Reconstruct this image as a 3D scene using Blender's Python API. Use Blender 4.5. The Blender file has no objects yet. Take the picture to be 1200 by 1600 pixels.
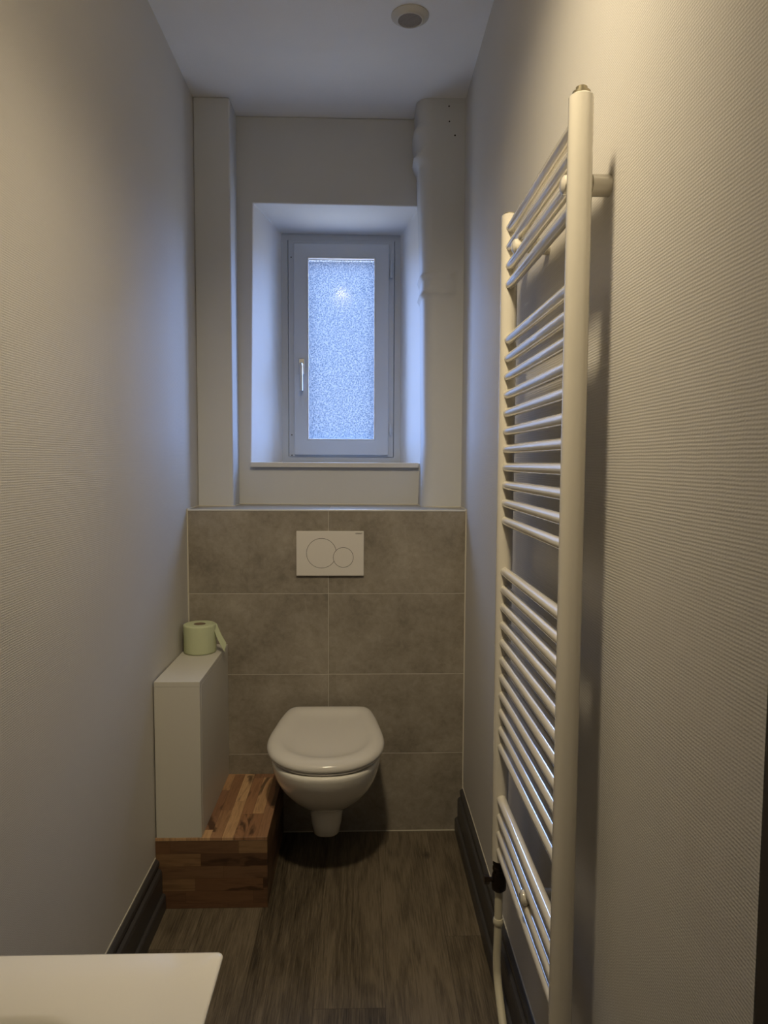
import bpy, bmesh, math, random
from math import sin, cos, pi, radians
from mathutils import Vector, Matrix
random.seed(4)
S = bpy.context.scene
C = S.collection

# ------------------------------------------------------------------ room measures (metres)
W = 1.0208          # room width
HT = 1.2167         # top of the tiled low wall
HC = 2.7494         # ceiling
YB = -3.3           # wall behind the viewer
YM = 0.323          # upper back wall plane
YP = 0.18           # pilaster front

# ------------------------------------------------------------------ materials
def mat(name, col, rough=.5, metal=0, spec=.5, coat=0):
    m = bpy.data.materials.new(name); m.use_nodes = True
    b = m.node_tree.nodes['Principled BSDF']
    b.inputs['Base Color'].default_value = (*col, 1)
    b.inputs['Roughness'].default_value = rough
    b.inputs['Metallic'].default_value = metal
    b.inputs['Specular IOR Level'].default_value = spec
    b.inputs['Coat Weight'].default_value = coat
    return m
class N:
    """small helper to wire nodes"""
    def __init__(s, m): s.t = m.node_tree; s.b = s.t.nodes['Principled BSDF']
    def n(s, typ, **k):
        x = s.t.nodes.new(typ)
        for a, v in k.items():
            if a in x.inputs: x.inputs[a].default_value = v
            else: setattr(x, a, v)
        return x
    def l(s, a, b): s.t.links.new(a, b)
    def math(s, op, a, b=None, c=None):
        x = s.t.nodes.new('ShaderNodeMath'); x.operation = op
        for i, v in enumerate((a, b, c)):
            if v is None: continue
            if isinstance(v, (int, float)): x.inputs[i].default_value = v
            else: s.l(v, x.inputs[i])
        return x.outputs[0]
    def ramp(s, fac, stops):
        r = s.t.nodes.new('ShaderNodeValToRGB'); e = r.color_ramp.elements
        while len(e) < len(stops): e.new(.5)
        for k, (p, c) in enumerate(stops): e[k].position = p; e[k].color = (*c, 1)
        s.l(fac, r.inputs[0]); return r.outputs[0]
    def noise(s, vec, scale, detail=3, rough=.5, dist=0):
        x = s.n('ShaderNodeTexNoise', Scale=scale, Detail=detail, Roughness=rough, Distortion=dist)
        if vec is not None: s.l(vec, x.inputs['Vector'])
        return x
    def pos(s): return s.t.nodes.new('ShaderNodeNewGeometry').outputs['Position']
    def mapping(s, vec, scale=(1,1,1), loc=(0,0,0)):
        x = s.t.nodes.new('ShaderNodeMapping'); s.l(vec, x.inputs[0])
        x.inputs['Scale'].default_value = scale; x.inputs['Location'].default_value = loc; return x.outputs[0]
    def sep(s, v):
        x = s.t.nodes.new('ShaderNodeSeparateXYZ'); s.l(v, x.inputs[0]); return x.outputs
    def comb(s, x=0, y=0, z=0):
        k = s.t.nodes.new('ShaderNodeCombineXYZ')
        for i, v in enumerate((x, y, z)):
            if isinstance(v, (int, float)): k.inputs[i].default_value = v
            else: s.l(v, k.inputs[i])
        return k.outputs[0]
    def bump(s, h, strength, dist):
        x = s.n('ShaderNodeBump', Strength=strength, Distance=dist); s.l(h, x.inputs['Height'])
        s.l(x.outputs[0], s.b.inputs['Normal'])
    def mixc(s, f, a, b, mode='MIX'):
        x = s.t.nodes.new('ShaderNodeMix'); x.data_type = 'RGBA'; x.blend_type = mode
        for i, v in ((0, f), (6, a), (7, b)):
            if isinstance(v, (int, float)): x.inputs[i].default_value = v
            elif isinstance(v, tuple): x.inputs[i].default_value = (*v, 1)
            else: s.l(v, x.inputs[i])
        return x.outputs[2]

# painted ribbed wallpaper: fine horizontal ribs broken into short dashes
def wallpaper():
    m = mat('ribbed_wallpaper', (.70, .665, .61), .55, spec=.35); k = N(m)
    p = k.pos(); x, y, z = k.sep(p)
    wob = k.noise(k.mapping(p, (1, 22, 30)), 1.0, 2).outputs[0]
    ph = k.math('MULTIPLY_ADD', wob, 3.6, k.math('MULTIPLY', z, 2*pi/.0046))
    rib = k.math('SINE', ph)
    # each rib is broken into short dashes whose phase changes from rib to rib
    row = k.math('FLOOR', k.math('DIVIDE', z, .0046))
    wn = k.n('ShaderNodeTexWhiteNoise', noise_dimensions='1D'); k.l(row, wn.inputs['W'])
    dash = k.math('SINE', k.math('ADD', k.math('MULTIPLY', y, 2*pi/.0062), k.math('MULTIPLY', wn.outputs['Value'], 2.2)))
    nz = k.noise(k.mapping(p, (1, 120, 200)), 1.0, 2, .6).outputs[0]
    nz2 = k.noise(k.mapping(p, (1, 330, 330)), 1.0, 2, .6).outputs[0]
    amp = k.math('ADD', k.math('MULTIPLY_ADD', nz, 2.0, -.35), k.math('MULTIPLY', dash, .28))
    h = k.math('ADD', k.math('MULTIPLY', rib, amp), k.math('ADD', k.math('MULTIPLY', nz2, 1.5), k.math('MULTIPLY', dash, .22)))
    k.bump(h, .36, .00045)
    big = k.noise(p, 2.2, 2).outputs[0]
    k.l(k.mixc(big, (.56, .54, .50), (.60, .575, .535)), k.b.inputs['Base Color'])
    return m
def plaster(name, col, sc=120, st=.25, rough=.6):
    m = mat(name, col, rough, spec=.3); k = N(m); p = k.pos()
    n1 = k.noise(p, sc, 4, .6).outputs[0]; n2 = k.noise(p, 9, 3).outputs[0]
    k.bump(k.math('ADD', n1, k.math('MULTIPLY', n2, 2.2)), st, .0015)
    a = tuple(c*.96 for c in col); b = tuple(min(1, c*1.03) for c in col)
    k.l(k.mixc(k.noise(p, 5, 3).outputs[0], a, b), k.b.inputs['Base Color'])
    return m
M = {}
M['wallpaper'] = wallpaper()
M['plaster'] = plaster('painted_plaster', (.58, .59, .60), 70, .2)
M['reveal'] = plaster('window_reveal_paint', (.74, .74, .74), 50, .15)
M['ceiling'] = plaster('stippled_ceiling_paint', (.86, .85, .83), 260, .5)
M['whiteframe'] = mat('white_lacquer_blue_backlight', (.50, .555, .64), .38)  # blue of the window backlight is mixed into the white paint colour
M['sillpaint'] = mat('white_sill_paint', (.62, .61, .59), .45)
M['ceramic'] = mat('white_vitreous_ceramic', (.84, .82, .75), .09, coat=.3)
M['basin'] = mat('white_basin_ceramic', (.86, .83, .76), .07, coat=.4)
M['lid'] = mat('white_duroplast', (.66, .635, .585), .17)
M['plate'] = mat('white_plastic_plate', (.68, .65, .60), .35)
M['dark'] = mat('dark_gap', (.02, .018, .015), .8, spec=.1)
M['laminate'] = mat('white_laminate_board', (.56, .54, .48), .45)
M['radiator'] = mat('white_radiator_enamel', (.68, .64, .55), .16, coat=1)
M['cream'] = mat('cream_painted_pipe', (.60, .56, .43), .35)
M['bronze'] = mat('dark_bronze_valve', (.035, .024, .018), .22, .7)
M['screwmetal'] = mat('worn_brass_nickel', (.36, .32, .22), .35, .8)
M['steel'] = mat('brushed_steel_handle', (.55, .55, .54), .32, .9)
M['silicone'] = mat('pale_silicone_bead', (.56, .53, .45), .45)
M['edge'] = mat('pale_tile_edge_profile', (.60, .60, .58), .3)
M['grout'] = mat('light_grout', (.50, .465, .41), .85)
M['cardboard'] = mat('cardboard_core', (.25, .19, .13), .9)
M['grille'] = mat('grey_vent_grille', (.10, .09, .075), .6)
M['socket'] = mat('white_lamp_socket', (.7, .7, .68), .4)

m = mat('pale_green_tissue', (.50, .54, .35), .95, spec=.1); k = N(m)
k.bump(k.noise(k.pos(), 420, 3).outputs[0], .35, .0008); M['tissue'] = m

# smooth front baseboard, dark anthracite
m = mat('anthracite_skirting_paint', (.048, .046, .047), .36, spec=.45); k = N(m)
k.bump(k.noise(k.pos(), 60, 3).outputs[0], .1, .001); M['skirting'] = m

# concrete-look stoneware
def tilemat(name, c0, c1, c2, rough):
    m = mat(name, c1, rough, spec=.4); k = N(m); p = k.pos()
    x, y, z = k.sep(p)
    ix = k.math('FLOOR', k.math('DIVIDE', k.math('SUBTRACT', x, .5136), .6))
    iz = k.math('FLOOR', k.math('DIVIDE', k.math('SUBTRACT', z, .0012), .3025))
    off = k.comb(k.math('MULTIPLY', ix, 7.3), 0, k.math('MULTIPLY', iz, 3.7))
    v = k.n('ShaderNodeVectorMath', operation='ADD'); k.l(p, v.inputs[0]); k.l(off, v.inputs[1]); v = v.outputs[0]
    n1 = k.noise(v, 5.5, 8, .62, .3).outputs[0]
    n2 = k.noise(v, 38, 6, .7, .4).outputs[0]
    f = k.math('ADD', k.math('MULTIPLY', n1, .62), k.math('MULTIPLY', n2, .38))
    col = k.ramp(f, [(.36, c0), (.5, c1), (.66, c2)])
    n3 = k.noise(v, 13, 8, .75, 1.2).outputs[0]
    sc = k.ramp(n3, [(.6, (0, 0, 0)), (.72, (1, 1, 1))])
    col = k.mixc(k.math('MULTIPLY', k.sep(sc)[0], .28), col, tuple(c*1.45 for c in c2))
    k.l(col, k.b.inputs['Base Color'])
    k.bump(n2, .12, .001)
    return m
M['tile'] = tilemat('concrete_look_tile', (.185, .162, .128), (.27, .24, .195), (.36, .325, .27), .42)
M['ledgetile'] = tilemat('ledge_tile', (.26, .24, .21), (.31, .29, .255), (.36, .335, .30), .4)

# vinyl oak floor, planks along the room
def floormat():
    m = mat('dark_oak_vinyl_floor', (.08, .06, .04), .42, spec=.4); k = N(m); p = k.pos()
    x, y, z = k.sep(p)
    row = k.math('FLOOR', k.math('DIVIDE', k.math('ADD', x, .04), .185))
    r1 = k.n('ShaderNodeTexWhiteNoise', noise_dimensions='1D'); k.l(row, r1.inputs['W']); r1v = r1.outputs['Value']
    seg = k.math('FLOOR', k.math('DIVIDE', k.math('ADD', y, k.math('MULTIPLY', r1v, 1.1)), 1.22))
    rs = k.n('ShaderNodeTexWhiteNoise', noise_dimensions='2D'); k.l(k.comb(row, seg, 0), rs.inputs['Vector'])
    rv = rs.outputs['Value']
    off = k.comb(k.math('MULTIPLY', rv, 31), k.math('MULTIPLY', rv, 17), 0)
    v = k.n('ShaderNodeVectorMath', operation='ADD'); k.l(p, v.inputs[0]); k.l(off, v.inputs[1]); v = v.outputs[0]
    warp = k.noise(k.mapping(v, (4.5, .75, 1)), 1, 2, .45, .2).outputs[0]
    rings = k.math('SINE', k.math('MULTIPLY_ADD', warp, 85, k.math('MULTIPLY', x, 30)))
    fine = k.noise(k.mapping(v, (230, 9, 1)), 1, 4, .7).outputs[0]
    pat = k.noise(k.mapping(v, (11, 1.5, 1)), 1, 5, .62, .5).outputs[0]
    f = k.math('ADD', k.math('ADD', k.math('MULTIPLY', rings, .034), k.math('MULTIPLY', fine, .62)), k.math('MULTIPLY', pat, .43))
    f = k.math('ADD', f, k.math('MULTIPLY', rv, .10))
    col = k.ramp(f, [(.40, (.038, .030, .020)), (.54, (.100, .079, .053)), (.70, (.180, .146, .102))])
    # seams
    fx = k.math('FRACT', k.math('DIVIDE', k.math('ADD', x, .04), .185))
    sx = k.math('LESS_THAN', k.math('MULTIPLY', k.math('MINIMUM', fx, k.math('SUBTRACT', 1, fx)), .185), .0008)
    fy = k.math('FRACT', k.math('DIVIDE', k.math('ADD', y, k.math('MULTIPLY', r1v, 1.1)), 1.22))
    sy = k.math('LESS_THAN', k.math('MULTIPLY', k.math('MINIMUM', fy, k.math('SUBTRACT', 1, fy)), 1.22), .0009)
    col = k.mixc(k.math('MULTIPLY', k.math('MAXIMUM', sx, sy), .55), col, (.02, .015, .01))
    # knots
    kn = k.n('ShaderNodeTexVoronoi', Scale=1.0); k.l(k.mapping(v, (4.5, 2.6, 1)), kn.inputs['Vector'])
    kk = k.ramp(kn.outputs['Distance'], [(.02, (1, 1, 1)), (.085, (0, 0, 0))])
    col = k.mixc(k.math('MULTIPLY', k.sep(kk)[0], .75), col, (.018, .013, .008))
    k.l(col, k.b.inputs['Base Color'])
    k.bump(f, .25, .001)
    return m
M['floor'] = floormat()

# finger-jointed walnut staves; ax = direction the staves run, cx = direction across them
def staves(name, ax, cx, gain=1.0, wid=.046, ln=.24, seed=0.):
    m = mat(name, (.15, .08, .04), .42, spec=.4); k = N(m); p = k.pos()
    s3 = k.sep(p); a = s3[ax]; c = s3[cx]
    row = k.math('FLOOR', k.math('DIVIDE', k.math('ADD', c, seed), wid))
    r1 = k.n('ShaderNodeTexWhiteNoise', noise_dimensions='1D'); k.l(k.math('ADD', row, seed*11.3), r1.inputs['W'])
    sh = k.math('ADD', a, k.math('MULTIPLY', r1.outputs['Value'], 1.7))
    seg = k.math('FLOOR', k.math('DIVIDE', sh, ln))
    rs = k.n('ShaderNodeTexWhiteNoise', noise_dimensions='2D'); k.l(k.comb(row, seg, 0), rs.inputs['Vector'])
    rv = rs.outputs['Value']
    g = k.comb(k.math('MULTIPLY', a, 6), k.math('MULTIPLY', c, 60), k.math('MULTIPLY', rv, 40))
    gr = k.noise(g, 1, 5, .6, .4).outputs[0]
    g2 = k.comb(k.math('MULTIPLY', a, 4), k.math('MULTIPLY', c, 16), k.math('MULTIPLY', rv, 90))
    st = k.ramp(k.noise(g2, 1, 3, .5, .9).outputs[0], [(.60, (0, 0, 0)), (.66, (1, 1, 1))])
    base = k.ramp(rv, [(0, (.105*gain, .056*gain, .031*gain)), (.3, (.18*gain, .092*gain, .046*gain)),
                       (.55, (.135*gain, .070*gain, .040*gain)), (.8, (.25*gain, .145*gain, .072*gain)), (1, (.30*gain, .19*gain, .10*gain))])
    col = k.mixc(k.math('MULTIPLY', k.math('ABSOLUTE', k.math('SUBTRACT', gr, .5)), 2.2), base, (.05, .025, .012))
    col = k.mixc(k.math('MULTIPLY', k.sep(st)[0], .75), col, (.03, .014, .008))
    fc = k.math('FRACT', k.math('DIVIDE', k.math('ADD', c, seed), wid))
    e1 = k.math('LESS_THAN', k.math('MULTIPLY', k.math('MINIMUM', fc, k.math('SUBTRACT', 1, fc)), wid), .0005)
    fa = k.math('FRACT', k.math('DIVIDE', sh, ln))
    e2 = k.math('LESS_THAN', k.math('MULTIPLY', k.math('MINIMUM', fa, k.math('SUBTRACT', 1, fa)), ln), .0005)
    col = k.mixc(k.math('MULTIPLY', k.math('MAXIMUM', e1, e2), .5), col, (.03, .015, .008))
    k.l(col, k.b.inputs['Base Color']); k.bump(gr, .08, .0006)
    return m
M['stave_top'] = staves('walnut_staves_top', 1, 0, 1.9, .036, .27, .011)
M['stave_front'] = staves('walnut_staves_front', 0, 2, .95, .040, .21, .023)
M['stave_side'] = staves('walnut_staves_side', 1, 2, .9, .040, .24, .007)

# pebbled frosted glass
m = bpy.data.materials.new('pebbled_frosted_glass'); m.use_nodes = True
t = m.node_tree; t.nodes.clear()
out = t.nodes.new('ShaderNodeOutputMaterial')
geo = t.nodes.new('ShaderNodeNewGeometry')
vor = t.nodes.new('ShaderNodeTexVoronoi'); vor.inputs['Scale'].default_value = 150; t.links.new(geo.outputs['Position'], vor.inputs['Vector'])
rmp = t.nodes.new('ShaderNodeValToRGB'); t.links.new(vor.outputs['Distance'], rmp.inputs[0])
rmp.color_ramp.elements[0].position = .25; rmp.color_ramp.elements[0].color = (.55, .62, .70, 1)
rmp.color_ramp.elements[1].position = .6; rmp.color_ramp.elements[1].color = (1, 1, 1, 1)
tl = t.nodes.new('ShaderNodeBsdfTranslucent'); t.links.new(rmp.outputs[0], tl.inputs[0])
tp = t.nodes.new('ShaderNodeBsdfTransparent'); t.links.new(rmp.outputs[0], tp.inputs[0])
mx = t.nodes.new('ShaderNodeMixShader'); mx.inputs[0].default_value = .945
t.links.new(tl.outputs[0], mx.inputs[1]); t.links.new(tp.outputs[0], mx.inputs[2])
gl = t.nodes.new('ShaderNodeBsdfGlossy'); gl.inputs['Roughness'].default_value = .07
bp = t.nodes.new('ShaderNodeBump'); bp.inputs['Strength'].default_value = .05; bp.inputs['Distance'].default_value = .0006
t.links.new(vor.outputs['Distance'], bp.inputs['Height']); t.links.new(bp.outputs[0], gl.inputs['Normal'])
mx2 = t.nodes.new('ShaderNodeMixShader'); mx2.inputs[0].default_value = .004
t.links.new(mx.outputs[0], mx2.inputs[1]); t.links.new(gl.outputs[0], mx2.inputs[2])
t.links.new(mx2.outputs[0], out.inputs[0]); M['glass'] = m

m = bpy.data.materials.new('glowing_bulb'); m.use_nodes = True
b = m.node_tree.nodes['Principled BSDF']; b.inputs['Base Color'].default_value = (.9, .85, .75, 1)
BULB = m; M['bulb'] = m

# ------------------------------------------------------------------ mesh helpers
def obj(name, bm, m, parent=None, smooth=False, bevel=0, seg=2, angle=35, recalc=True):
    if recalc: bmesh.ops.recalc_face_normals(bm, faces=bm.faces)
    me = bpy.data.meshes.new(name); bm.to_mesh(me); bm.free()
    if m: me.materials.append(M[m] if isinstance(m, str) else m)
    o = bpy.data.objects.new(name, me); C.objects.link(o)
    if parent: o.parent = parent
    if smooth or bevel:
        for p in me.polygons: p.use_smooth = True
        me.set_sharp_from_angle(angle=radians(angle))
    if bevel:
        b = o.modifiers.new('bevel', 'BEVEL'); b.width = bevel; b.segments = seg
        b.limit_method = 'ANGLE'; b.angle_limit = radians(40); b.harden_normals = False
        for p in me.polygons: p.use_smooth = False
    return o
def tag(o, label=None, cat=None, group=None, kind=None):
    if label: o['label'] = label
    if cat: o['category'] = cat
    if group: o['group'] = group
    if kind: o['kind'] = kind
    return o
def empty(name, loc=(0, 0, 0)):
    o = bpy.data.objects.new(name, None); o.location = loc; o.empty_display_size = .05; C.objects.link(o); return o
def off(bm, loc):
    bmesh.ops.translate(bm, verts=bm.verts, vec=-Vector(loc)); return bm
def box(bm, x0, x1, y0, y1, z0, z1):
    v = [bm.verts.new((x, y, z)) for x in (x0, x1) for y in (y0, y1) for z in (z0, z1)]
    for f in ((0, 1, 3, 2), (4, 6, 7, 5), (0, 4, 5, 1), (2, 3, 7, 6), (0, 2, 6, 4), (1, 5, 7, 3)):
        bm.faces.new([v[i] for i in f])
    return bm
def B(*a): return box(bmesh.new(), *a)
def prism(pts, axis, a0, a1):
    """extrude a 2D outline along an axis (0 x, 1 y, 2 z)"""
    bm = bmesh.new()
    def P(p, a):
        q = list(p); q.insert(axis, a); return q
    A = [bm.verts.new(P(p, a0)) for p in pts]; Bv = [bm.verts.new(P(p, a1)) for p in pts]
    bm.faces.new(A); bm.faces.new(Bv[::-1])
    n = len(pts)
    for i in range(n): bm.faces.new((A[i], A[(i+1) % n], Bv[(i+1) % n], Bv[i]))
    return bm
def loft(rings, cap0=True, cap1=True, bm=None):
    bm = bm or bmesh.new()
    R = [[bm.verts.new(p) for p in r] for r in rings]
    n = len(rings[0])
    for a, b in zip(R, R[1:]):
        for i in range(n): bm.faces.new((a[i], a[(i+1) % n], b[(i+1) % n], b[i]))
    if cap0: bm.faces.new(R[0])
    if cap1: bm.faces.new(R[-1][::-1])
    return bm
def lathe(prof, n=40, bm=None, center=(0, 0, 0), axis=2):
    """prof = [(r, h)...] revolved about the axis"""
    rings = []
    for r, h in prof:
        ring = []
        for i in range(n):
            t = 2*pi*i/n; a, b = r*cos(t), r*sin(t)
            p = {2: (a, b, h), 0: (h, a, b), 1: (a, h, b)}[axis]
            ring.append(tuple(p[k]+center[k] for k in range(3)))
        rings.append(ring)
    return loft(rings, bm=bm)
def tube(path, r, n=16, bm=None):
    path = [Vector(p) for p in path]; rings = []
    rr = r if isinstance(r, (list, tuple)) else [r]*len(path)
    up = Vector((0.02, 1, .03)).normalized()
    for i, p in enumerate(path):
        d = (path[min(i+1, len(path)-1)]-path[max(i-1, 0)]).normalized()
        if abs(d.dot(up)) > .95: u0 = Vector((1, 0, 0))
        else: u0 = up
        a = d.cross(u0).normalized(); b = d.cross(a).normalized()
        rings.append([p+a*rr[i]*cos(2*pi*j/n)+b*rr[i]*sin(2*pi*j/n) for j in range(n)])
    return loft(rings, bm=bm)
def spline(pts, sub=8):
    pts = [Vector(p) for p in pts]; o = []
    for i in range(len(pts)-1):
        p0 = pts[max(i-1, 0)]; p1 = pts[i]; p2 = pts[i+1]; p3 = pts[min(i+2, len(pts)-1)]
        for k in range(sub):
            t = k/sub
            o.append(.5*((2*p1)+(p2-p0)*t+(2*p0-5*p1+4*p2-p3)*t*t+(3*p1-p0-3*p2+p3)*t**3))
    o.append(pts[-1]); return o
def lerp(tab, x):
    if x <= tab[0][0]: return tab[0][1]
    for (a, u), (b, v) in zip(tab, tab[1:]):
        if x <= b: 
            t = (x-a)/(b-a); return u+(v-u)*t
    return tab[-1][1]
def st(name, bm, m, **k): return tag(obj(name, bm, m, **k), kind='structure')

# ------------------------------------------------------------------ room shell
st('floor', B(-.12, W+.9, YB-.1, .4, -.08, 0), 'floor')
st('ceiling', B(-.12, W+.9, YB-.1, YM+.5, HC, HC+.1), 'ceiling')
st('wall_left', B(-.12, 0, YB-.1, YM+.5, 0, HC), 'wallpaper')
st('wall_right', B(W, W+.12, -1.947, YM+.5, 0, HC), 'wallpaper')
st('wall_behind', B(0, W+.9, YB-.1, YB, 0, HC), 'wallpaper')

# upper back wall with the splayed window opening
bm = bmesh.new()
o4 = [(0, HT), (W, HT), (W, HC), (0, HC)]
f4 = [(.184, 1.3875), (.876, 1.3875), (.866, 2.412), (.1995, 2.4165)]
b4 = [(.280, 1.3875), (.806, 1.3875), (.803, 2.384), (.280, 2.386)]
YW = .60
V = lambda L, y: [bm.verts.new((x, y, z)) for x, z in L]
A, F, K, O = V(o4, YM), V(f4, YM), V(b4, YW), V(o4, YW+.07)
K2 = V(b4, YW+.07)
for i in range(4):
    j = (i+1) % 4
    bm.faces.new((A[i], A[j], F[j], F[i])); bm.faces.new((F[i], F[j], K[j], K[i]))
    bm.faces.new((K[i], K[j], K2[j], K2[i])); bm.faces.new((O[i], K2[i], K2[j], O[j])); bm.faces.new((A[i], O[i], O[j], A[j]))
wb = st('wall_back', bm, 'plaster')
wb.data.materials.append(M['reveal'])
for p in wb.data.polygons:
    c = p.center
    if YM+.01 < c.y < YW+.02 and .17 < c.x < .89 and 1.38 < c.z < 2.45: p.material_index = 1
bv = wb.modifiers.new('bevel', 'BEVEL'); bv.width = .004; bv.segments = 3; bv.limit_method = 'ANGLE'; bv.angle_limit = radians(25)

# boxed pilaster in the left corner
t1 = st('trim_1', B(0, .137, YP, YM, HT, HC), 'plaster', bevel=.006, seg=3)
# rounded plastered riser casing in the right corner
LX = [(1.2167, .866), (1.30, .869), (1.47, .876), (1.7, .871), (1.99, .868), (2.02, .866), (2.035, .857), (2.055, .864), (2.085, .864), (2.105, .856), (2.12, .865),
      (2.15, .864), (2.35, .857), (2.50, .850), (2.515, .851), (2.535, .841), (2.555, .8435), (2.60, .8375), (2.625, .8335), (2.645, .838), (2.665, .844), (2.70, .842), (2.7494, .839)]
zs = sorted(set([a for a, b in LX]+[1.2167+i*(HC-1.2167)/90 for i in range(241)]))
rings = []
for z in zs:
    lx = lerp(LX, z); r = .052
    pts = [(lx, YM)]
    pts += [(lx, YM-(YM-.154-r)*k/3) for k in (1, 2)]
    for k in range(11):
        a = pi-(pi/2)*k/10*1.0
        pts.append((lx+r+r*cos(a), .154+r-r*sin(a)))
    for k in range(1, 15): pts.append((lx+r+(W-lx-r)*k/14, .154))
    pts.append((W, YM))
    ring = []
    for i, (x, y) in enumerate(pts):
        u = (x-lx)/(W-lx)
        d = 0
        # slanting plaster ridge round the pipe joint and the clamp lower down
        zr = 2.545+.05*min(1, u*2.2); d += .013*math.exp(-((z-zr)/.010)**2)*max(0, 1-u*1.9)
        zr = 2.64+.02*min(1, u*2); d += .010*math.exp(-((z-zr)/.013)**2)*max(0, 1-u*2.0)
        for zc, w in ((2.105, .008), (2.038, .007)):
            d += .0065*math.exp(-((z-zc-.006*sin(u*9))/w)**2)*(1 if .12 < u < .85 else .2)
        if 2.03 < z < 2.11 and .88 > u > .8: d -= .002
        nx, ny = (-1, 0) if i < 3 else (0, -1)
        if 3 <= i <= 13:
            a = pi-(pi/2)*(i-3)/10; nx, ny = cos(a), -sin(a)
        ring.append((x+(nx*d if i and i < len(pts)-1 and x < W-.001 else 0), y+(ny*d if i and i < len(pts)-1 else 0), z))
    rings.append(ring)
t2 = st('trim_2', loft(rings), 'plaster', smooth=True, angle=60)
# small filler-edged screw holes near its top
for (x, z) in ((.958, 2.72), (.960, 2.665), (.9815, 2.615)):
    obj('screw_hole', lathe([(.0001, 0), (.003, 0), (.003, .0012), (.0001, .0012)], 12, center=(x, .1532, z), axis=1), 'dark', t2)

# tiled low wall hiding the cistern
bm = B(.0, W, .0012, YM-.001, 0, HT-.0015)
wt = st('wall_tiled', bm, 'grout')
bm = bmesh.new()
rowz = [(.0012, .3015), (.304, .604), (.6065, .9065), (.909, HT-.006)]
for z0, z1 in rowz:
    for x0, x1 in ((.004, .5124), (.5148, W-.004)):
        box(bm, x0, x1, 0, .0065, z0, z1)
obj('wall_tiles', bm, 'tile', wt, bevel=.0007, seg=1)
bm = bmesh.new()
for x0, x1 in ((.003, .5124), (.5148, W-.003)): box(bm, x0, x1, .006, YM-.003, HT-.007, HT)
obj('ledge_tiles', bm, 'ledgetile', wt, bevel=.0007, seg=1)
st('trim_3', B(.001, W-.001, -.0012, .0058, HT-.0055, HT+.0008), 'edge', bevel=.0012)
# silicone beads
bm = bmesh.new()
box(bm, 0, .0045, -.0016, .001, .228, HT); box(bm, W-.0045, W, -.0016, .001, .16, HT)
box(bm, .03, W-.03, -.003, .001, 0, .0028)
path = [(0.002, .0), (.002, YP-.002), (.139, YP-.002), (.139, YM-.002), (.864, YM-.002), (.868, .20), (.882, .166), (.915, .152), (W-.002, .152), (W-.002, .0)]
for (x0, y0), (x1, y1) in zip(path, path[1:]):
    tube([(x0, y0, HT+.001), (x1, y1, HT+.001)], .0032, 8, bm)
st('trim_4', bm, 'silicone')

# stepped skirting boards
PR = [(0, 0), (.031, 0), (.031, .044), (.0285, .050), (.021, .054), (.021, .118), (.0185, .127), (.009, .134), (.0085, .139), (.0135, .146), (.012, .156), (.004, .163), (0, .164)]
bl = st('baseboard_left', prism([(x, z) for x, z in PR], 1, YB, -.4565), 'skirting')
obj('sealant_bead', B(0, .0022, YB, -.457, .1635, .167), 'silicone', bl)
br = st('baseboard_right', prism([(W-x, z) for x, z in PR], 1, -1.947, -.001), 'skirting')
obj('sealant_bead', B(W-.0022, W, -1.947, -.001, .1635, .167), 'silicone', br)
for b_ in (bl, br):
    mo = b_.modifiers.new('bevel', 'BEVEL'); mo.width = .0015; mo.segments = 2; mo.limit_method = 'ANGLE'; mo.angle_limit = radians(20)

# dark door standing open at the near end of the right wall
d1 = empty('door_1', (W, -1.95, 0)); tag(d1, kind='structure')
obj('door_casing', B(-.0, .07, -.045, .0025, 0, HC), mat('dark_brown_door_casing', (.035, .027, .02), .5), d1, bevel=.002)
obj('door_leaf', B(.02, .06, -.9, -.046, .005, 2.05), mat('dark_brown_door_leaf', (.045, .035, .028), .45), d1, bevel=.002)
st('wall_doorway', B(W+.03, W+.12, YB, -1.95, 2.06, HC), 'wallpaper')
st('wall_hall', B(W+.8, W+.9, YB, -1.9, 0, HC), 'plaster')
st('wall_corridor', B(W+.12, W+.9, -1.947, -1.85, 0, HC), 'plaster')

# ------------------------------------------------------------------ window
w = empty('window_1', (.543, .6, 1.39)); tag(w, kind='structure')
L = (.543, .6, 1.39)
def wobj(name, bm, m, par=w, **k): return obj(name, off(bm, L), m, par, **k)
def frame(x0, x1, z0, z1, t, y0, y1, tb=None, bm=None):
    """picture-frame ring of depth y0..y1"""
    tb = tb or t; bm = bm or bmesh.new()
    rings = [[(x0, y0, z0), (x1, y0, z0), (x1, y0, z1), (x0, y0, z1)], [(x0+t, y0, z0+tb), (x1-t, y0, z0+tb), (x1-t, y0, z1-t), (x0+t, y0, z1-t)],
             [(x0+t, y1, z0+tb), (x1-t, y1, z0+tb), (x1-t, y1, z1-t), (x0+t, y1, z1-t)], [(x0, y1, z0), (x1, y1, z0), (x1, y1, z1), (x0, y1, z1)]]
    R = [[bm.verts.new(p) for p in r] for r in rings]
    for a in range(4):
        b = (a+1) % 4
        for i in range(4): bm.faces.new((R[a][i], R[a][(i+1) % 4], R[b][(i+1) % 4], R[b][i]))
    return bm
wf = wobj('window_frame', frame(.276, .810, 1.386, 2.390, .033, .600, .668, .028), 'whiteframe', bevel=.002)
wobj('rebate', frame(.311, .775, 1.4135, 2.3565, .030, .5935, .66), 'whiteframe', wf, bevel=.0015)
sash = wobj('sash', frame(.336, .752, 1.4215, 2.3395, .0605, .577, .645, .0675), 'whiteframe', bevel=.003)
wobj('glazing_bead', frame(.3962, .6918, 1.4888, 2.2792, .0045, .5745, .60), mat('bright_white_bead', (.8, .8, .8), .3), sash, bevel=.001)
pb = B(.400, .689, .6010, .6050, 1.492, 2.276)
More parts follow.
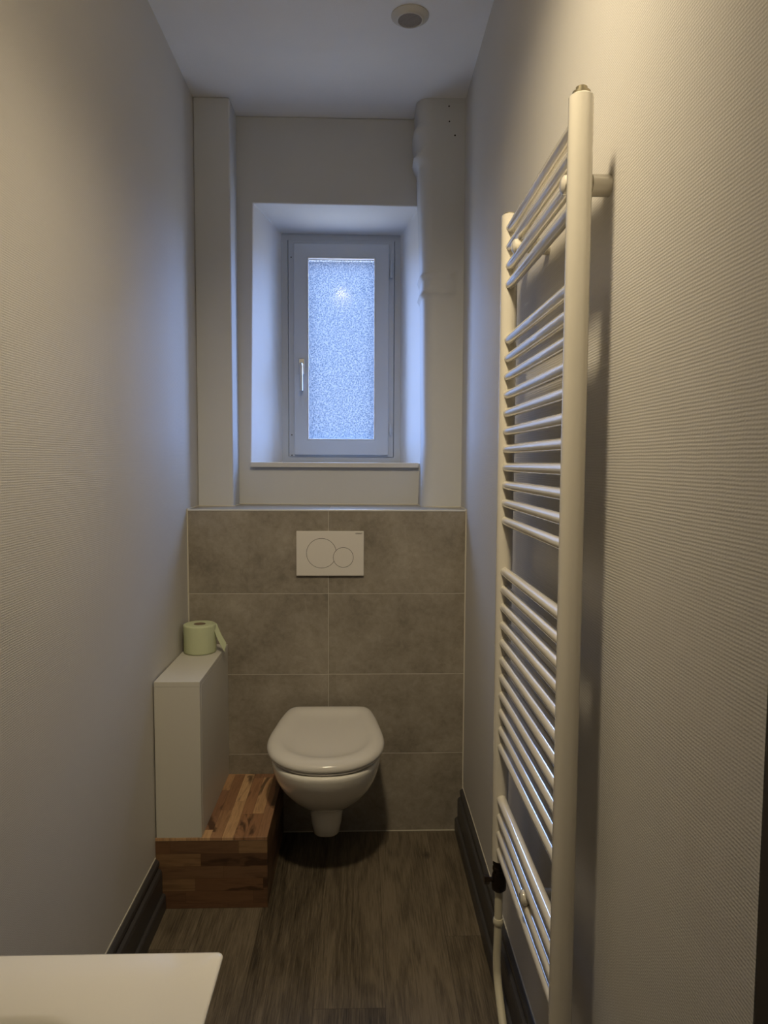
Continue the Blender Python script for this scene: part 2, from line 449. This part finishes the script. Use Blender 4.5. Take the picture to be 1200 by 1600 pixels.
bmesh.ops.rotate(pb, verts=pb.verts, cent=(.5445, .603, 1.88), matrix=Matrix.Rotation(radians(1.2), 3, 'Z'))
wobj('pane', pb, 'glass', sash)
wobj('gasket', frame(.4000, .6885, 1.4925, 2.2755, .0012, .592, .5985), 'dark', sash)
# hinges on the right
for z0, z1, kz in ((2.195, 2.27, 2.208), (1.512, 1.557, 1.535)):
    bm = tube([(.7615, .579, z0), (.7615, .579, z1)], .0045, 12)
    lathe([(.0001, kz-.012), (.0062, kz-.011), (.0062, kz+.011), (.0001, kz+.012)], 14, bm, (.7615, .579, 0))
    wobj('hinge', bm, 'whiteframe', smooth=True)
bm = bmesh.new()
for x, z in ((.3235, 2.283), (.3235, 1.51), (.3235, 1.42)): lathe([(.0001, 0), (.0028, 0), (.0028, .001), (.0001, .001)], 12, bm, (x, .5925, z), 1)
wobj('cover_cap', bm, 'dark')
h = wobj('handle', B(.3565, .3835, .566, .577, 1.772, 1.843), 'steel', bevel=.004, seg=3)
wobj('lever', tube(spline([(.370, .567, 1.815), (.370, .545, 1.815), (.3702, .536, 1.808), (.3702, .535, 1.79), (.370, .536, 1.70)], 6), [.0075]*18+[.0073]*7, 14), 'steel', h, smooth=True)
wobj('window_sill', B(.184, .866, .300, .602, 1.3685, 1.3885), 'sillpaint', bevel=.002)

# ------------------------------------------------------------------ flush plate
PX, PZ = .3974, .9751
fp = empty('flush_plate', (PX+.123, 0, PZ)); L2 = (PX+.123, 0, PZ)
tag(fp, 'white rectangular dual flush plate with two round buttons on the grey tiled wall', 'flush plate')
obj('cover', off(B(PX, PX+.246, -.012, -.0003, PZ, PZ+.164), L2), 'plate', fp, bevel=.0018, seg=3)
c1, r1, c2, r2 = Vector((.4889, 1.0583)), .0543, Vector((.5685, 1.0429)), .0365
def circ(c, r, n=96): return [(c.x+r*cos(2*pi*i/n), c.y+r*sin(2*pi*i/n)) for i in range(n)]
def minus(c, r, cc, rr):
    """outline of circle c,r with circle cc,rr bitten out"""
    d = (cc-c).length; base = math.atan2(cc.y-c.y, cc.x-c.x)
    a = math.acos((r*r+d*d-rr*rr)/(2*r*d)); b = math.acos((rr*rr+d*d-r*r)/(2*rr*d))
    P = [(c.x+r*cos(base+a+(2*pi-2*a)*i/90), c.y+r*sin(base+a+(2*pi-2*a)*i/90)) for i in range(91)]
    # back along the bite
    P += [(cc.x+rr*cos(base+pi+b-2*b*i/20), cc.y+rr*sin(base+pi+b-2*b*i/20)) for i in range(1, 20)]
    return P
g = .0007
for nm, big, small in (('full_flush_button', minus(c1, r1+g, c2, r2-g), minus(c1, r1-g, c2, r2+g)), ('half_flush_button', circ(c2, r2+g), circ(c2, r2-g))):
    bt = obj(nm, off(prism(small, 1, -.0128, -.0119), L2), 'plate', fp)
    obj('gap', off(prism(big, 1, -.01225, -.0119), L2), 'dark', bt)
cu = bpy.data.curves.new('lettering', 'FONT'); cu.body = 'GEBERIT'; cu.size = .0066; cu.align_x = 'CENTER'; cu.extrude = .00012; cu.offset = .00018
to = bpy.data.objects.new('t', cu); C.objects.link(to)
dg = bpy.context.evaluated_depsgraph_get(); me = bpy.data.meshes.new_from_object(to.evaluated_get(dg)); bpy.data.objects.remove(to)
me.materials.clear(); me.materials.append(mat('grey_print', (.12, .11, .1), .6))
lt = bpy.data.objects.new('lettering', me); C.objects.link(lt); lt.parent = fp
lt.matrix_local = Matrix.Translation((.6252-L2[0], -.0122, 1.1285-L2[2])) @ Matrix.Rotation(pi/2, 4, 'X')

# ------------------------------------------------------------------ toilet
TX = .5195
tl_ = empty('wall_hung_toilet', (TX, 0, 0)); L3 = (TX, 0, 0)
tag(tl_, 'white wall-hung toilet with its lid closed, under the flush plate', 'toilet')
NR = 72
def egg(hw, y0, y1, z, e=2.0, back=2.6, wide=.42, zf=None):
    """closed outline: half width hw, back at y1 (wall), front at y0; widest point at 'wide' fraction from the front"""
    yw = y0+(y1-y0)*wide; R = []
    for i in range(NR):
        t = 2*pi*i/NR; c, s = cos(t), sin(t)
        ex = e if s < 0 else back
        x = hw*math.copysign(abs(c)**(2/ex), c)
        y = yw+(abs(s)**(2/ex))*((yw-y0)*-1 if s < 0 else (y1-yw))
        R.append((x, y, z if zf is None else zf(x, y)))
    return R
# bowl body, from foot up to the rim  (z, half width, front y, back y, back exponent)
prof = [(.0835, .040, -.185, -.012, 3), (.085, .0455, -.197, -.008, 3), (.092, .0495, -.206, -.004, 3), (.13, .0555, -.214, -.002, 3), (.17, .0600, -.222, -.001, 3), (.194, .0620, -.228, -.001, 3),
        (.202, .066, -.238, -.001, 3), (.210, .078, -.264, -.001, 3), (.226, .099, -.300, -.001, 3), (.25, .121, -.340, -.001, 3.0), (.28, .141, -.379, -.001, 3.0), (.315, .157, -.415, -.001, 3),
        (.35, .168, -.441, -.001, 3), (.38, .175, -.457, -.001, 3), (.408, .1795, -.468, -.001, 3), (.417, .180, -.470, -.001, 3), (.4235, .179, -.469, -.002, 3), (.4260, .175, -.464, -.005, 3)]
# lid plan as measured: (half width, y) from the hinge edge round to the front
PLAN = spline([(0, -.0395, 0), (.06, -.040, 0), (.112, -.0415, 0), (.137, -.050, 0), (.153, -.073, 0), (.169, -.133, 0), (.181, -.20, 0), (.1892, -.250, 0), (.1927, -.300, 0), (.187, -.346, 0), (.170, -.391, 0), (.141, -.429, 0), (.100, -.459, 0), (.050, -.477, 0), (0, -.482, 0)], 6)
PLAN = [(p.x, p.y) for p in PLAN]; PLAN = PLAN+[(-x, y) for x, y in PLAN[-2:0:-1]]
def resample(P, n):
    d = [0]
    for i in range(len(P)):
        a, b = P[i], P[(i+1) % len(P)]; d.append(d[-1]+math.hypot(b[0]-a[0], b[1]-a[1]))
    o = []; j = 0
    for k in range(n):
        s_ = d[-1]*k/n
        while d[j+1] < s_: j += 1
        t = (s_-d[j])/(d[j+1]-d[j]); a, b = P[j], P[(j+1) % len(P)]; o.append((a[0]+(b[0]-a[0])*t, a[1]+(b[1]-a[1])*t))
    return o
PL = resample(PLAN, 120)
def lidline(s, z0):
    R = []; n = len(PL)
    for i, (x, y) in enumerate(PL):
        a, b = PL[i-1], PL[(i+1) % n]; tx, ty = b[0]-a[0], b[1]-a[1]; l = math.hypot(tx, ty)
        q = min(s, .016); k = 1-(s-q)/.21
        x2, y2 = (x+ty/l*q)*k, -.27+(y-tx/l*q+.27)*k
        R.append((x2, y2, z0+(y2+.47)*.085))
    return R
def polar(P, c):
    return sorted((math.atan2(y-c, x), math.hypot(x, y-c)) for x, y in P)
POL = polar(resample(PLAN, 400), -.27)
def toplan(ring, w, hw, y0, y1):
    o = []
    for x, y, z in ring:
        # same direction seen from the middle of the plan
        u, v = x/hw*.1925, -.47+(y-y0)/(y1-y0)*.43
        a = math.atan2(v+.27, u); r = lerp([(POL[-1][0]-2*pi, POL[-1][1])]+POL+[(POL[0][0]+2*pi, POL[0][1])], a)
        u2, v2 = r*cos(a), -.27+r*sin(a)
        o.append((x+(u2/.1925*hw-x)*w, y+(y0+(v2+.47)/.43*(y1-y0)-y)*w, z))
    return o
rings = []
for z, hw, y0, y1, b in prof:
    w_ = max(0, min(1, (z-.26)/.14)); w_ = w_*w_*(3-2*w_)
    lo = max(0, min(1, (.24-z)/.05))
    rings.append([(x-.006*lo, y, zz) for x, y, zz in toplan(egg(hw, y0, y1, z, 2.0+.9*lo, b), w_, hw, y0, y1)])
# inside of the basin
rings += [egg(hw, y0, y1, z, 2.0, 2.2) for z, hw, y0, y1 in ((.4260, .150, -.42, -.10), (.41, .140, -.41, -.11), (.33, .110, -.37, -.13), (.26, .06, -.30, -.16))]
bowl = obj('bowl', loft(rings), 'ceramic', tl_, smooth=True, angle=70)
seat = obj('seat', loft([lidline(.012, .4305), lidline(.0065, .4315), lidline(.005, .4345), lidline(.0065, .4388)]), 'lid', tl_, smooth=True, angle=50)
lidr = [lidline(.006, .4400), lidline(.002, .4415), lidline(0, .445), lidline(-.0005, .450), lidline(.0015, .4565), lidline(.0055, .4615), lidline(.012, .4655), lidline(.021, .4683), lidline(.032, .4696), lidline(.044, .4693),
        lidline(.055, .4665), lidline(.066, .4630), lidline(.080, .4602), lidline(.100, .4588), lidline(.14, .4585)]
lid = obj('lid', loft(lidr), 'lid', tl_, smooth=True, angle=60)
for sx in (-.075, .075):
    obj('hinge', tube([(sx-.014, -.034, .462), (sx+.014, -.034, .462)], .009, 16), 'lid', tl_, smooth=True)
    obj('buffer', tube([(sx, -.42, .4235), (sx, -.42, .4345)], .006, 12), 'dark', tl_)

# ------------------------------------------------------------------ timber step and white boxing
YF = -.4545
sp = empty('wooden_step', (.17, -.22, 0)); L4 = (.17, -.22, 0)
tag(sp, 'low box step of brown walnut staves between the left wall and the toilet', 'step')
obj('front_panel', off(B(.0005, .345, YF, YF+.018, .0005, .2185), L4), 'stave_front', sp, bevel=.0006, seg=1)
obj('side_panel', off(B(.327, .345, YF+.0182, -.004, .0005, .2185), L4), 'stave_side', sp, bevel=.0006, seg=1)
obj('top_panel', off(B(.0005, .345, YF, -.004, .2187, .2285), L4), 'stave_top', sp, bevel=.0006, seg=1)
cb = empty('boxed_cabinet', (.075, -.22, .2285)); L5 = (.075, -.22, .2285)
tag(cb, 'tall narrow white laminate boxing standing on the wooden step against the left wall', 'cabinet')
obj('front_panel', off(B(.0042, .143, YF+.0005, YF+.0185, .2287, .7045), L5), 'laminate', cb, bevel=.0006, seg=1)
obj('side_panel', off(B(.125, .1435, YF+.0187, -.003, .2287, .7045), L5), 'laminate', cb, bevel=.0006, seg=1)
obj('top_panel', off(B(.0042, .1435, YF, -.003, .705, .7205), L5), 'laminate', cb, bevel=.0008, seg=1)

# ------------------------------------------------------------------ toilet roll
RX, RY, RZ, RR = .0665, -.108, .7207, .0565
tr = empty('toilet_roll', (RX, RY, RZ))
tag(tr, 'pale green toilet paper roll standing on end on the white boxing', 'toilet roll')
bm = bmesh.new(); n = 64
pr = [(.0205, .002), (.0205, .0995), (.024, .1005), (.052, .1005), (.0555, .0985), (RR, .094), (RR-.0005, .05), (RR, .007), (.0555, .0015), (.052, .0), (.024, 0)]
rings = []
for r, z in pr:
    rings.append([((r+(.0006*sin(3*t+z*30) if r > .03 else 0))*cos(t), (r+(.0006*sin(3*t) if r > .03 else 0))*sin(t), z) for t in [2*pi*i/n for i in range(n)]])
rings.append(rings[0])
bm = bmesh.new(); Rr = [[bm.verts.new(p) for p in r] for r in rings[:-1]]
for a in range(len(Rr)):
    b = (a+1) % len(Rr)
    for i in range(n): bm.faces.new((Rr[a][i], Rr[a][(i+1) % n], Rr[b][(i+1) % n], Rr[b][i]))
obj('paper', bm, 'tissue', tr, smooth=True, angle=60)
bm = bmesh.new()
Rr = [[bm.verts.new((r*cos(2*pi*i/32), r*sin(2*pi*i/32), z)) for i in range(32)] for r, z in ((.0204, .001), (.0204, .1), (.0196, .1), (.0196, .001))]
for a in range(4):
    b = (a+1) % 4
    for i in range(32): bm.faces.new((Rr[a][i], Rr[a][(i+1) % 32], Rr[b][(i+1) % 32], Rr[b][i]))
obj('core', bm, 'cardboard', tr, smooth=True)
# loose end sagging off the roll to the right
U = spline([(.050, .020, .0995), (.0585, .010, .096), (.068, .000, .079), (.080, -.006, .056), (.0935, -.009, .034)], 5)
D = spline([(.0525, -.014, .0955), (.0552, -.017, .079), (.063, -.019, .056), (.076, -.021, .029), (.0915, -.022, .0015)], 5)
bm = bmesh.new(); rows = []
for a, b in zip(U, D):
    a, b = Vector(a), Vector(b); rows.append([bm.verts.new(a.lerp(b, k/4)+Vector((.0012*sin(k*1.6), 0, 0))) for k in range(5)])
for r0, r1_ in zip(rows, rows[1:]):
    for k in range(4): bm.faces.new((r0[k], r0[k+1], r1_[k+1], r1_[k]))
o = obj('loose_sheet', bm, 'tissue', tr, smooth=True, angle=60)
sm = o.modifiers.new('solid', 'SOLIDIFY'); sm.thickness = .0007

# ------------------------------------------------------------------ towel radiator
RXA, YFR, YRR, ZB, ZT = .961, -1.508, -.9965, .462, 1.9345
ra = empty('towel_radiator', (RXA, (YFR+YRR)/2, ZB)); L6 = (RXA, (YFR+YRR)/2, ZB)
tag(ra, 'tall white ladder towel radiator with round tubes mounted along the right wall', 'radiator')
R_ = .0185
def post(y):
    return lathe([(.0001, ZB), (R_-.002, ZB), (R_, ZB+.002), (R_, ZT-.002), (R_-.002, ZT), (.0001, ZT)], 40, center=(RXA, y, 0))
for y in (YFR, YRR): obj('collector_tube', off(post(y), L6), 'radiator', ra, smooth=True)
def bars():
    for z0, n_, s in ((1.903, 4, .0404), (1.6615, 11, .0401), (1.1450, 11, .0406), (.6145, 4, .0412)):
        for i in range(n_): yield z0-i*s
first = None
for z in bars():
    if first is None:
        bm = tube([(0, YFR+.010-L6[1], 0), (0, YRR-.010-L6[1], 0)], .0110, 24)
        first = obj('rung', bm, 'radiator', ra, smooth=True); first.location = (0, 0, z-L6[2])
    else:
        c = first.copy(); C.objects.link(c); c.parent = ra; c.location = (0, 0, z-L6[2])
# vent plug (front post) and blind plug (rear post)
vp = obj('vent_plug', off(lathe([(.0001, ZT), (.0135, ZT), (.0135, ZT+.0055), (.0085, ZT+.006), (.0085, ZT+.0125), (.006, ZT+.014), (.0001, ZT+.014)], 24, center=(RXA, YFR, 0)), L6), 'screwmetal', ra, smooth=True)
obj('blind_plug', off(lathe([(.0001, ZT), (.0135, ZT), (.0135, ZT+.003), (.0001, ZT+.0035)], 24, center=(RXA, YRR, 0)), L6), 'screwmetal', ra, smooth=True)
# wall brackets: peg clamped between two rungs
def bracket(y, z):
    bm = lathe([(.0001, RXA-.017), (.009, RXA-.0165), (.0140, RXA-.013), (.0150, RXA-.008), (.0150, RXA-.006), (.0135, RXA-.006), (.0135, RXA+.030), (.0165, RXA+.030), (.0165, W+.002), (.0001, W+.002)], 28, center=(0, y, z), axis=0)
    return obj('wall_bracket', off(bm, L6), 'radiator', ra, smooth=True)
bracket(-1.466, 1.8220); bracket(-1.105, 1.8360); bracket(-1.285, .5525)
# valve with side screw under the rear tube
vb = obj('valve_body', off(lathe([(.0001, .385), (.010, .385), (.017, .392), (.0175, .402), (.0165, .425), (.0145, .432), (.0145, .437), (.0155, .438), (.0155, .444), (.0142, .446), (.0142, .450), (.0150, .452), (.0150, .4615), (.0001, .4615)], 28, center=(RXA, YRR, 0)), L6), 'bronze', ra, smooth=True, angle=50)
bm = lathe([(.0001, RXA-.036), (.0105, RXA-.036), (.0105, RXA-.024), (.0055, RXA-.023), (.0055, RXA-.012), (.0001, RXA-.012)], 6, center=(0, YRR-.002, .415), axis=0)
obj('valve_spindle', off(bm, L6), 'bronze', vb)

pp = obj('heating_pipe', tube(spline([(RXA, YRR, .388), (RXA, YRR, .34), (RXA-.0005, YRR, .28), (RXA-.002, YRR-.001, .215), (RXA-.001, YRR-.015, .165), (RXA+.001, YRR-.075, .105), (RXA+.002, YRR-.16, .045), (RXA+.002, YRR-.20, .0165), (RXA+.002, YRR-.215, .001)], 8), .0095, 20), 'cream', smooth=True)
tag(pp, 'cream painted heating pipe curving from the dark valve down to the floor', 'pipe')
obj('collar', lathe([(.0001, .303), (.011, .303), (.0125, .308), (.0125, .314), (.011, .319), (.0001, .319)], 24, center=(RXA, YRR, 0)), 'cream', pp, smooth=True)
# lift the pipe head off the valve inner
# ------------------------------------------------------------------ hand basin, near left
BZ = .87
def rrect(x0, x1, y0, y1, r, z, n=8):
    P = []
    for cx, cy, a0 in ((x1-r, y1-r, 0), (x0+r, y1-r, pi/2), (x0+r, y0+r, pi), (x1-r, y0+r, 3*pi/2)):
        for k in range(n+1):
            a = a0+pi/2*k/n; P.append((cx+r*cos(a), cy+r*sin(a), z))
    return P
X0, X1, Y0, Y1 = .0008, .4922, -2.27, -1.865
def rim(s, z, r=.0075): return rrect(X0+min(s, .004), X1-s, Y0+s, Y1-s, max(r-s*.3, .004), z)
bs = bmesh.new()
rings = [rrect(.0008, .40, -2.20, -1.98, .04, .735), rrect(.0008, .445, -2.235, -1.91, .03, .765), rim(.012, .84), rim(.006, .857), rim(.002, .864), rim(.0008, .867), rim(.0015, .8692), rim(.004, BZ)]
rings += [rrect(.046, .386, -2.225, -1.948, .045, BZ), rrect(.050, .382, -2.221, -1.952, .045, .8685), rrect(.054, .378, -2.217, -1.957, .045, .864), rrect(.060, .372, -2.211, -1.965, .05, .845), rrect(.08, .352, -2.19, -1.985, .06, .80), rrect(.11, .322, -2.16, -2.015, .06, .788)]
bsn = obj('hand_basin', loft(rings, bm=bs), 'basin', smooth=True, angle=60)
tag(bsn, 'white rectangular ceramic hand basin jutting from the left wall in the foreground', 'basin')

# ------------------------------------------------------------------ ceiling vent
VX, VY = .779, -.330
ve = empty('ceiling_vent', (VX, VY, HC)); 
tag(ve, 'small round white extractor vent with a grey grille in the ceiling', 'vent')
obj('cone', lathe([(.0572, -.0005), (.0572, -.003), (.054, -.0052), (.046, -.0085), (.042, -.0125), (.0405, -.0145), (.0385, -.0152), (.0365, -.0145), (.0362, -.006), (.0362, -.0005)], 56), mat('off_white_vent_plastic', (.60, .57, .50), .4), ve, smooth=True, angle=50)
bm = lathe([(.0001, -.001), (.0362, -.001), (.0362, -.007), (.0001, -.007)], 40)
gr = obj('grille', bm, 'grille', ve)
bm = bmesh.new()
for i in range(-8, 9):
    x = i*.0041; hl = math.sqrt(max(0, .0355**2-x*x)); box(bm, x-.0009, x+.0009, -hl, hl, -.0125, -.007)
bmesh.ops.rotate(bm, verts=bm.verts, cent=(0, 0, 0), matrix=Matrix.Rotation(radians(-62), 3, 'Z'))
obj('slat', bm, mat('grey_slat', (.42, .38, .33), .5), gr)

# ------------------------------------------------------------------ ceiling lamp (behind the viewer's frame) and daylight
LP = (.575, -1.79, 2.68)
lamp = empty('ceiling_lamp', (LP[0], LP[1], HC))
tag(lamp, 'bare warm bulb in a white ceiling socket above the hand basin', 'lamp')
obj('socket', lathe([(.0001, -.0005), (.045, -.0005), (.045, -.012), (.02, -.02), (.02, -.030), (.0001, -.030)], 32), 'socket', lamp, smooth=True, angle=40)
bm = lathe([(.012, -.0305), (.018, -.038), (.026, -.052), (.030, -.068), (.027, -.084), (.017, -.094), (.0002, -.098)], 24)
bulb = obj('bulb', bm, 'bulb', lamp, smooth=True, angle=80)
bb = BULB.node_tree.nodes['Principled BSDF']
bb.inputs['Emission Color'].default_value = (1, .82, .55, 1)
bb.inputs['Emission Strength'].default_value = 105

sl = bpy.data.lights.new('added_spot_fill', 'SPOT'); sl.energy = 76; sl.color = (1, .83, .56); sl.spot_size = radians(102); sl.spot_blend = 1; sl.shadow_soft_size = .075  # extra spot added at the bare bulb to brighten the far, lower room
so = bpy.data.objects.new('added_spot_fill', sl); C.objects.link(so); so.location = (LP[0], LP[1], 2.645)
so.rotation_euler = (Vector((.82, -.28, .1))-Vector(so.location)).to_track_quat('-Z', 'Y').to_euler()
wd = bpy.data.worlds.new('daylight'); S.world = wd; wd.use_nodes = True
t = wd.node_tree; bg = t.nodes['Background']
tc = t.nodes.new('ShaderNodeTexCoord'); sx = t.nodes.new('ShaderNodeSeparateXYZ'); t.links.new(tc.outputs['Generated'], sx.inputs[0])
rp = t.nodes.new('ShaderNodeValToRGB'); t.links.new(sx.outputs[2], rp.inputs[0])
e = rp.color_ramp.elements
e[0].position = 0; e[0].color = (.17, .17, .165, 1); e[1].position = .7; e[1].color = (.36, .56, 1, 1)
q = e.new(.02); q.color = (.31, .48, 1, 1)
t.links.new(rp.outputs[0], bg.inputs[0]); bg.inputs[1].default_value = 18.5
# dark slab added outside to dim the pane and block side sky light
st('sky_block_outside', B(-1.8, 2.9, 5.0, 5.6, -1.5, 3.75), mat('dark_sky_block', (.0125, .014, .017), .9))
# lets the renderer aim its sky samples at the window opening
pl = bpy.data.lights.new('portal', 'AREA'); pl.shape = 'RECTANGLE'; pl.size = .30; pl.size_y = .80; pl.cycles.is_portal = True
po = bpy.data.objects.new('window_daylight', pl); C.objects.link(po); po.location = (.5445, .64, 1.884); po.rotation_euler = (-pi/2, 0, 0)

# ------------------------------------------------------------------ camera
f, p, y, r, cx, D, cz = 1110, .0701, .0307, .0047, .6373, 2.594, 1.3912
cy, sy, cp, sp_ = cos(y), sin(y), cos(p), sin(p)
fw = Vector((sy*cp, cy*cp, -sp_)); rt = Vector((cy, -sy, 0)); up = rt.cross(fw)
rr = rt*cos(r)+up*sin(r); uu = -rt*sin(r)+up*cos(r)
cam = bpy.data.cameras.new('camera'); co = bpy.data.objects.new('camera', cam); C.objects.link(co)
cam.sensor_fit = 'HORIZONTAL'; cam.sensor_width = 36; cam.lens = 36*f/1200; cam.clip_start = .02
mw = Matrix((rr, uu, -fw)).transposed().to_4x4(); mw.translation = (cx, -D, cz); co.matrix_world = mw
S.camera = co
S.view_settings.view_transform = 'Standard'; S.view_settings.look = 'None'
S.view_settings.exposure = .1; S.view_settings.gamma = 1; S.view_settings.use_curve_mapping = False
